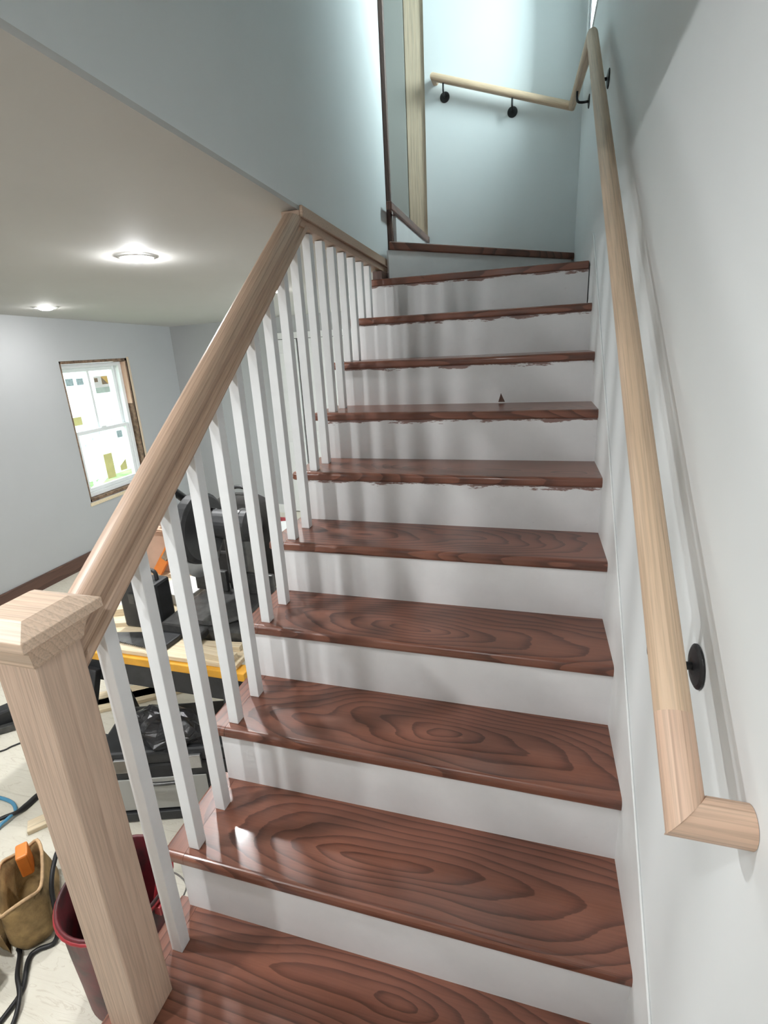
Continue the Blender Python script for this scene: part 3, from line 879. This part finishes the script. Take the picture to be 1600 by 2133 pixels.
# canvas tool pouches
def pouch(name, c, ang, w, d, h, label, lean=0.0):
    o = thing(name, (c[0], c[1], FLOOR), label, 'tool bag')
    R = Matrix.Rotation(ang, 3, 'Z') @ Matrix.Rotation(lean, 3, 'X')
    def ring(z, kx, ky, inset=0, wob=0):
        pts = []
        for i in range(28):
            t = 2 * math.pi * i / 28
            cx, sy = math.cos(t), math.sin(t)
            px = math.copysign(abs(cx) ** .6, cx) * (w / 2 * kx - inset); py = math.copysign(abs(sy) ** .6, sy) * (d / 2 * ky - inset)
            pts.append(Vector((c[0], c[1], FLOOR)) + R @ Vector((px, py, z + wob * math.sin(3 * t + 1) + .001)))
        return pts
    rr = [ring(0, .86, .8), ring(.012, .95, .92), ring(h * .3, 1.04, 1.12), ring(h * .6, 1.0, 1.05), ring(h * .85, .95, .95, wob=.006), ring(h, .98, 1.0, wob=.014),
          ring(h, .98, 1.0, .006, wob=.014), ring(h * .8, .94, .94, .008, .006), ring(h * .3, 1.0, 1.0, .01), ring(.02, .9, .85, .01)]
    MB().loft(rr).build('pouch_body', 'canvas', o, smooth=True)
    MB().tube([p for p in ring(h + .001, .98, 1.0, .003, wob=.014)] + [ring(h + .001, .98, 1.0, .003, wob=.014)[0]], .0055, 6, 1).build('leather_edge', 'leather', o, smooth=True)
    # front pocket
    def prow(z, bulge):
        out = []
        for i in range(15):
            u = -1 + 2 * i / 14
            px = u * w * .42; py = -d / 2 * 1.07 - bulge * (1 - u ** 4)
            out.append(Vector((c[0], c[1], FLOOR)) + R @ Vector((px, py, z + .001)))
        for i in range(14, -1, -1):
            u = -1 + 2 * i / 14
            out.append(Vector((c[0], c[1], FLOOR)) + R @ Vector((u * w * .42, -d / 2 * 1.05 - (bulge - .006 if bulge > .01 else 0) * (1 - u ** 4), z + .001)))
        return out
    pk = MB().loft([prow(.02, .012), prow(h * .2, .035), prow(h * .42, .04), prow(h * .56, .05)]).build('front_pocket', 'canvas', o, smooth=True)
    e_ = prow(h * .562, .05)[:15]
    MB().tube(e_, .0045, 6, 1).build('pocket_edge', 'leather', pk, smooth=True)
    MB().tube([Vector((c[0], c[1], FLOOR)) + R @ Vector(p) for p in ((-w * .5, 0, h), (-w * .62, -.02, h * .6), (-w * .4, -d * .75, h * .3), (w * .1, -d * .95, h * .12))], .008, 6, 6).build('strap', 'leather', o, smooth=True)
    return o
pouch('tool_pouch', (-1.765, .54), -.75, .25, .13, .185, 'tan canvas tool pouch holding an orange box beside the black cable', lean=.10)
pouch('tool_pouch', (-1.80, .295), -.15, .19, .10, .12, 'low brown leather edged tool pouch with a dark opening at left frame edge', lean=-.35)
ob = MB(); ob.obox((-1.815, .575, FLOOR + .185), (.055, .035, .10), rotz(-.7) @ Matrix.Rotation(.15, 3, 'Y'))
tag(ob.build('chalk_box', 'orange', bevel=.006), 'orange plastic box sticking out of the tan pouch', 'chalk box')

# cables and hoses on the floor
zf = FLOOR + .008
tag(MB().tube([(-1.98, .86, zf), (-1.95, .83, zf + .1), (-1.76, .68, FLOOR + .17), (-1.70, .60, FLOOR + .21), (-1.66, .535, FLOOR + .17), (-1.638, .505, FLOOR + .05), (-1.635, .478, zf),
               (-1.668, .449, zf), (-1.673, .421, zf), (-1.621, .358, zf), (-1.611, .309, zf), (-1.617, .245, zf), (-1.66, .12, zf)], .0075, 8, 8).build('power_cable', 'cable', smooth=True),
    'thick black cable looping over the tan pouch to the floor', 'cable')
tag(MB().tube([(-1.735, .436, zf), (-1.715, .425, zf), (-1.660, .376, zf + .013), (-1.605, .338, zf + .012), (-1.571, .288, zf), (-1.545, .20, zf), (-1.56, .08, zf)], .0065, 8, 8).build('power_cable', 'cable', smooth=True),
    'black cable crossing the floor beside the red bucket', 'cable')
tag(MB().tube([(-2.52, .80, zf), (-2.42, .85, zf), (-2.346, .858, zf), (-2.275, .85, zf), (-2.225, .822, zf), (-2.211, .794, zf + .012), (-2.215, .759, zf + .01), (-2.23, .72, zf), (-2.3, .64, zf), (-2.42, .60, zf)], .007, 8, 8).build('air_hose', 'hose', smooth=True),
    'blue air hose loop lying on the cream floor', 'hose')
tag(MB().tube([(-2.30, .66, zf + .015), (-2.239, .766, zf + .016), (-2.206, .812, zf + .01), (-2.203, .855, zf), (-2.20, .91, zf), (-2.17, 1.0, zf)], lambda t: .008 + .006 * min(1, max(0, (t - .4) * 6)), 8, 8).build('hose_coupling', 'cable', smooth=True),
    'black sleeved hose end joined to the blue hose', 'hose')
tag(MB().tube([(-2.05, .46, zf), (-1.95, .452, FLOOR + .11), (-1.885, .445, FLOOR + .17), (-1.852, .432, FLOOR + .13), (-1.865, .425, FLOOR + .06), (-1.95, .42, FLOOR + .02), (-2.05, .41, zf)], .006, 8, 8).build('air_hose', 'hose', smooth=True),
    'pale blue hose arching over the low pouch', 'hose')
tag(MB().tube([(-2.80, .93, zf - .004), (-2.625, 1.064, zf - .004), (-2.585, 1.12, zf - .004), (-2.40, 1.33, zf - .004)], .004, 6, 6).build('thin_wire', 'cable', smooth=True),
    'thin dark wire running straight across the cream floor', 'wire')
# nail gun at the left edge
ng = thing('nail_gun', (-2.80, 1.22, FLOOR), 'black nail gun lying on the floor at the left frame edge', 'nail gun')
MB().bar((-2.86, 1.10, FLOOR + .05), (-2.74, 1.27, FLOOR + .06), .075, .09).build('gun_body', 'black_plastic', ng, bevel=.012)
MB().bar((-2.83, 1.17, FLOOR + .04), (-2.72, 1.08, FLOOR + .03), .035, .04).build('grip', 'black_plastic', ng, bevel=.01)
MB().bar((-2.73, 1.27, FLOOR + .03), (-2.68, 1.33, FLOOR + .02), .03, .03).build('nose', 'steel', ng, bevel=.003)
MB().bar((-2.78, 1.13, FLOOR + .02), (-2.66, 1.24, FLOOR + .02), .03, .035).build('magazine', 'grey_metal', ng, bevel=.003)

# sawhorses carrying a plywood sheet
def sawhorse(y, x0, x1, label):
    o = thing('sawhorse', ((x0 + x1) / 2, y, FLOOR), label, 'sawhorse', 'yellow topped sawhorses')
    MB().box(x0, x1, y - .028, y + .028, .435, .468).build('top_rail', 'yellow', o, bevel=.003)
    MB().box(x0 + .01, x1 - .01, y - .022, y + .022, .335, .4345).build('body_beam', 'black_plastic', o, bevel=.004)
    for sx, xx in ((-1, x0 + .05), (1, x1 - .05)):
        for sy in (-1, 1):
            MB().bar((xx, y + sy * .035, .40), (xx + sx * .06, y + sy * .20, FLOOR + .012), .07, .032, (0, 1, 0)).build('leg', 'black_plastic', o, bevel=.004)
    return o
sawhorse(1.085, -1.95, -1.20, 'black sawhorse with yellow top rail nearest the balusters')
sawhorse(1.80, -2.10, -1.30, 'black sawhorse with yellow top rail under the rear of the plywood')
tag(MB().box(-2.28, -1.24, 1.075, 1.98, .469, .487).build('plywood_sheet', 'pine_x', bevel=.002), 'cream plywood sheet laid across the sawhorses', 'plywood')
BZ = .4872
for i, (x, y, a_, L, w_, h_, lb) in enumerate(((-2.02, 1.20, .35, .36, .05, .018, 'short pale offcut at the left front of the plywood'),
                                       (-2.08, 1.27, .45, .36, .045, .03, 'long pale lath lying across the plywood'),
                                       (-1.36, 1.165, .12, .17, .035, .02, 'pale offcut in front of the mitre saw'),
                                       (-1.36, 1.11, -.1, .2, .04, .025, 'darker offcut at the front right corner of the plywood'))):
    b = MB(); b.obox((x, y, BZ + h_ / 2), (L, w_, h_), rotz(a_))
    tag(b.build('lumber_offcut', 'pine_x', rot=rotz(a_), at=(x, y, BZ), bevel=.001), lb, 'offcut', 'offcuts on the plywood')
tag(MB().prism([(-2.26, 1.42, BZ), (-2.0, 1.36, BZ), (-1.93, 1.62, BZ), (-2.2, 1.70, BZ)], (0, 0, .004)).build('paper_sheet', 'paper'), 'white paper sheet on the plywood left of the cardboard box', 'paper')
tag(MB().prism([(-1.92, 1.46, BZ), (-1.70, 1.42, BZ), (-1.69, 1.60, BZ), (-1.88, 1.64, BZ)], (0, 0, .05)).build('paper_stack', 'paper', bevel=.003), 'white paper stack on the plywood behind the black case', 'paper')
# hand saw
hs = thing('hand_saw', (-1.74, 1.15, BZ), 'dark handled hand saw lying on the plywood front edge', 'saw')
pts = [(-1.90, 1.125), (-1.70, 1.20), (-1.66, 1.10)]
teeth = []
for i in range(24):
    t = i / 24
    teeth += [(-1.90 + .24 * t, 1.125 - .025 * t, BZ + .006), (-1.90 + .24 * (t + .02), 1.125 - .025 * t - .007, BZ + .006)]
MB().prism(teeth + [(-1.66, 1.10, BZ + .006), (-1.66, 1.21, BZ + .006), (-1.90, 1.16, BZ + .006)], (0, 0, .003)).build('blade', 'grey_metal', hs)
MB().prism([(-1.66, 1.095, BZ), (-1.57, 1.10, BZ), (-1.56, 1.20, BZ), (-1.60, 1.215, BZ), (-1.66, 1.215, BZ)], (0, 0, .022)).build('handle', 'black_plastic', hs, bevel=.005)
# small clamp
ck = thing('spring_clamp', (-2.08, 1.45, BZ), 'small black and orange clamp on the white paper', 'clamp')
MB().bar((-2.12, 1.40, BZ + .022), (-2.04, 1.46, BZ + .022), .03, .03).build('jaw', 'black_plastic', ck, bevel=.006)
MB().bar((-2.05, 1.455, BZ + .022), (-1.99, 1.50, BZ + .022), .025, .025).build('grip', 'orange', ck, bevel=.005)
# black drill case standing on the plywood
dc = thing('drill_case', (-1.745, 1.27, BZ), 'black plastic drill case standing on the plywood left of the mitre saw', 'case')
MB().box(-1.87, -1.675, 1.225, 1.315, BZ, BZ + .215).build('case_body', 'black_plastic', dc, bevel=.012)
MB().tube([(-1.79, 1.27, BZ + .214), (-1.785, 1.27, BZ + .25), (-1.745, 1.27, BZ + .258), (-1.705, 1.27, BZ + .25), (-1.70, 1.27, BZ + .214)], .008, 8, 5).build('handle', 'black_plastic', dc, smooth=True)
for x in (-1.80, -1.69):
    MB().box(x - .015, x + .015, 1.217, 1.2245, BZ + .12, BZ + .165).build('latch', 'grey_metal', dc, bevel=.002)

# mitre saw
ms = thing('mitre_saw', (-1.46, 1.38, BZ), 'dark grey mitre saw standing tall on the plywood behind the balusters', 'mitre saw')
MB().box(-1.66, -1.27, 1.20, 1.58, BZ, BZ + .06).build('base', 'grey_metal', ms, bevel=.01)
MB().lathe([(.001, 0), (.15, 0), (.155, .008), (.15, .022), (.001, .022)], (-1.46, 1.36, BZ + .0605), seg=36, cap=False).build('turntable', 'grey_metal', ms, smooth=False)
for xa, xb in ((-1.66, -1.50), (-1.42, -1.27)):
    MB().box(xa, xb, 1.452, 1.474, BZ + .083, BZ + .18).build('fence', 'grey_metal', ms, bevel=.004)
MB().box(-1.51, -1.41, 1.485, 1.575, BZ + .0605, BZ + .33).build('pivot_column', 'grey_metal', ms, bevel=.012)
MB().bar((-1.455, 1.53, BZ + .33), (-1.475, 1.36, BZ + .47), .07, .09).build('arm', 'black_plastic', ms, bevel=.015)
RX = Matrix.Rotation(math.pi / 2, 3, 'Y')
MB().lathe([(.001, -.03), (.13, -.03), (.145, -.02), (.145, .02), (.13, .03), (.001, .03)], (-1.50, 1.335, BZ + .43), RX, seg=36, cap=False).build('blade_guard', 'black_plastic', ms, smooth=False, bevel=.004)
MB().lathe([(.001, -.0012), (.135, -.0012), (.135, .0012), (.001, .0012)], (-1.50, 1.335, BZ + .36), RX, seg=48, cap=False).build('saw_blade', 'steel', ms)
mt = MB().lathe([(.001, 0), (.052, 0), (.058, .01), (.058, .13), (.066, .135), (.066, .18), (.055, .20), (.001, .20)], (-1.465, 1.37, BZ + .44), RX, seg=28, cap=False).build('motor', 'black_plastic', ms, smooth=False)
MB().lathe([(.0665, .137), (.0675, .140), (.0675, .150), (.0665, .153)], (-1.465, 1.37, BZ + .44), RX, seg=28, cap=False).build('vent_band', 'grey_metal', mt)
MB().tube([(-1.55, 1.36, BZ + .53), (-1.575, 1.30, BZ + .60), (-1.57, 1.25, BZ + .63), (-1.555, 1.20, BZ + .60), (-1.54, 1.20, BZ + .53), (-1.53, 1.24, BZ + .48)], .017, 10, 6).build('handle', 'black_plastic', ms, smooth=True)
MB().bar((-1.46, 1.21, BZ + .045), (-1.46, 1.12, BZ + .04), .05, .03).build('table_arm', 'grey_metal', ms, bevel=.006)

# black tool backpack behind the saw
bp = thing('tool_backpack', (-1.55, 1.72, BZ), 'black fabric tool backpack standing behind the mitre saw', 'backpack')
def bring(z, kx, ky):
    return [Vector((-1.55 + .17 * kx * math.copysign(abs(math.cos(t)) ** .55, math.cos(t)), 1.725 + .085 * ky * math.copysign(abs(math.sin(t)) ** .55, math.sin(t)), BZ + z)) for t in [2 * math.pi * i / 24 for i in range(24)]]
MB().loft([bring(0, .9, .9), bring(.02, 1, 1), bring(.18, 1.03, 1.05), bring(.34, .97, .95), bring(.42, .8, .75), bring(.45, .5, .45)]).build('pack_body', 'dark_cloth', bp, smooth=True)
MB().box(-1.66, -1.44, 1.612, 1.634, BZ + .04, BZ + .2).build('front_pocket', 'dark_cloth', bp, bevel=.01)
MB().tube([(-1.60, 1.725, BZ + .43), (-1.595, 1.725, BZ + .475), (-1.55, 1.725, BZ + .49), (-1.505, 1.725, BZ + .475), (-1.50, 1.725, BZ + .43)], .009, 8, 5).build('top_loop', 'black_plastic', bp, smooth=True)

# cardboard box with an orange level against it
cb = thing('cardboard_box', (-2.02, 1.84, BZ), 'pinkish cardboard box at the back of the plywood', 'box')
MB().box(-2.20, -1.84, 1.74, 1.94, BZ, BZ + .23).build('box_body', 'cardboard', cb, bevel=.003)
MB().prism([(-2.20, 1.74, BZ + .2305), (-2.02, 1.74, BZ + .2305), (-2.02, 1.66, BZ + .27), (-2.20, 1.66, BZ + .27)], (0, 0, .003)).build('flap', 'cardboard', cb)
lv = thing('spirit_level', (-1.98, 1.70, BZ), 'orange spirit level leaning against the cardboard box', 'level')
b = MB().bar((-2.08, 1.69, BZ + .02), (-1.90, 1.728, BZ + .29), .05, .022, (0, 1, 0)); b.build('level_body', 'orange', lv, bevel=.003)
b = MB().bar((-2.02, 1.690, BZ + .10), (-1.975, 1.700, BZ + .165), .03, .026, (0, 1, 0)); b.build('vial_window', 'stk_brown', lv)
tb = thing('caulk_tube', (-1.98, 1.80, BZ + .235), 'silver and orange tube lying on top of the cardboard box', 'tube')
MB().lathe([(.001, 0), (.022, 0), (.022, .17), (.001, .17)], (-2.10, 1.80, BZ + .257), Matrix.Rotation(math.pi / 2, 3, 'Y'), seg=20, cap=False).build('tube_body', 'steel', tb, smooth=False)
MB().lathe([(.018, 0), (.006, .012), (.005, .06), (.003, .065)], (-1.93, 1.80, BZ + .257), Matrix.Rotation(math.pi / 2, 3, 'Y'), seg=16).build('nozzle', 'orange', tb, smooth=False)

# large black tool case on the floor behind the lower balusters
tcx = thing('tool_chest', (-1.60, 1.10, FLOOR), 'black tool chest with grey front panel on the floor behind the lower balusters', 'tool chest')
Rq = rotz(.32); c0 = Vector((-1.60, 1.09, FLOOR))
def q(px, py, pz): return c0 + Rq @ Vector((px, py, pz))
b = MB(); b.obox(q(0, 0, .135), (.50, .27, .27), Rq); b.build('chest_body', 'black_plastic', tcx, bevel=.012)
b = MB(); b.obox(q(0, 0, .301), (.51, .28, .058), Rq); ld = b.build('lid', 'black_plastic', tcx, bevel=.012)
b = MB(); b.obox(q(-.02, -.138, .13), (.36, .006, .15), Rq); b.build('front_panel', 'drywall', tcx, bevel=.002)
b = MB(); b.obox(q(0, -.142, .025), (.50, .016, .04), Rq); b.build('front_lip', 'black_plastic', tcx, bevel=.004)
for px in (-.15, .13):
    b = MB(); b.obox(q(px, -.146, .28), (.05, .014, .06), Rq); b.build('latch', 'steel', tcx, bevel=.003)
b = MB(); b.tube([q(-.08, -.1425, .20), q(-.075, -.165, .205), q(0, -.17, .205), q(.075, -.165, .205), q(.08, -.1425, .20)], .008, 8, 5); b.build('handle', 'grey_metal', tcx, smooth=True)
# crumpled bin bag on the chest
def crumple(c, rx, ry, rz, nu=22, nv=12, seed=3):
    rnd = random.Random(seed); off = [rnd.uniform(0, 6) for _ in range(8)]
    rings = []
    for j in range(nv + 1):
        ph = math.pi * (j / nv) * .5
        ring = []
        for i in range(nu):
            t = 2 * math.pi * i / nu
            k_ = 1 + .10 * math.sin(5 * t + off[0] + 3 * ph) + .07 * math.sin(9 * t + off[1] - 5 * ph) + rnd.uniform(-.05, .05)
            rr_ = math.cos(ph) ** .7 if j < nv else .02
            ring.append(Vector((c[0] + rx * rr_ * k_ * math.cos(t), c[1] + ry * rr_ * k_ * math.sin(t), c[2] + rz * math.sin(ph) * (1 + (.12 * math.sin(7 * t + off[2]) if 0 < j < nv else 0)))))
        rings.append(ring)
    return rings
pbag = MB().loft(crumple((-1.60, 1.06, FLOOR + .3305), .19, .10, .085)).build('plastic_bag', 'bag_black')
tag(pbag, 'crumpled shiny black plastic bag lying on the tool chest lid', 'plastic bag')
tcy = thing('tool_tray', (-2.12, 1.10, FLOOR), 'low dark tool tray on the floor left of the tool chest', 'tool tray')
MB().box(-2.21, -2.03, 1.00, 1.20, FLOOR, FLOOR + .012).build('tray_floor', 'black_plastic', tcy)
for xa, xb, ya, yb in ((-2.21, -2.03, 1.00, 1.012), (-2.21, -2.03, 1.188, 1.20), (-2.21, -2.198, 1.012, 1.188), (-2.042, -2.03, 1.012, 1.188)):
    MB().box(xa, xb, ya, yb, FLOOR + .0125, FLOOR + .09).build('tray_side', 'black_plastic', tcy)
# boards on the floor
for i, (x, y, a_, L, w_, lb) in enumerate(((-2.35, 1.52, .55, .95, .12, 'pale board on the floor under the sawhorses, nearest the window wall'),
                                       (-2.12, 1.62, .62, .80, .10, 'pale board on the floor beneath the plywood sheet'),
                                       (-1.96, .93, .85, .42, .06, 'short pale board on the floor left of the tool chest'))):
    b = MB(); b.obox((x, y, FLOOR + .0105), (L, w_, .019), rotz(a_))
    tag(b.build('floor_board', 'pine_x', rot=rotz(a_), at=(x, y, FLOOR + .001), bevel=.002), lb, 'board', 'loose boards on the floor')

# bag and boxes in the far part of the room
pb = thing('paper_bag', (-2.42, 2.95, FLOOR), 'crumpled tan paper bag on the floor beyond the mitre saw', 'bag')
def pring(z, kx, ky, tw):
    return [Vector((-2.42 + .15 * kx * math.copysign(abs(math.cos(t)) ** .5, math.cos(t)) + .01 * math.sin(5 * t + tw), 2.95 + .11 * ky * math.copysign(abs(math.sin(t)) ** .5, math.sin(t)) + .01 * math.cos(4 * t + tw), FLOOR + z)) for t in [2 * math.pi * i / 24 for i in range(24)]]
MB().loft([pring(.0, .9, .9, 0), pring(.1, 1.05, 1.05, 1), pring(.25, 1.0, 1.0, 2), pring(.38, .96, .85, 3), pring(.46, .9, .5, 4)]).build('bag_body', 'leather', pb, smooth=True)
MB().loft([pring(.4605, .9, .5, 4), pring(.52, .85, .3, 5)]).build('folded_top', 'pine_x', pb, smooth=True)
rb = thing('red_toolbox', (-2.62, 3.62, FLOOR), 'red and black toolbox on the floor near the far wall', 'toolbox')
MB().box(-2.84, -2.42, 3.52, 3.74, FLOOR, FLOOR + .20).build('box_body', 'black_plastic', rb, bevel=.008)
MB().box(-2.845, -2.415, 3.515, 3.745, FLOOR + .2005, FLOOR + .27).build('lid', 'red', rb, bevel=.01)
MB().tube([(-2.72, 3.63, FLOOR + .268), (-2.71, 3.63, FLOOR + .31), (-2.63, 3.63, FLOOR + .32), (-2.55, 3.63, FLOOR + .31), (-2.54, 3.63, FLOOR + .268)], .009, 8, 5).build('handle', 'black_plastic', rb, smooth=True)
wb = thing('paint_pail', (-2.22, 3.30, FLOOR), 'white paint pail on the floor between the paper bag and red toolbox', 'pail')
MB().lathe([(.001, .002), (.125, .002), (.128, 0), (.14, .32), (.146, .325), (.146, .345), (.14, .35), (.001, .352)], (-2.22, 3.30, FLOOR), seg=32, cap=False).build('pail_body', 'stk_white', wb, smooth=False, bevel=.002)
MB().tube([(-2.365, 3.30, FLOOR + .31), (-2.36, 3.20, FLOOR + .24), (-2.22, 3.14, FLOOR + .18), (-2.08, 3.20, FLOOR + .24), (-2.075, 3.30, FLOOR + .31)], .003, 6, 6).build('pail_handle', 'steel', wb, smooth=True)
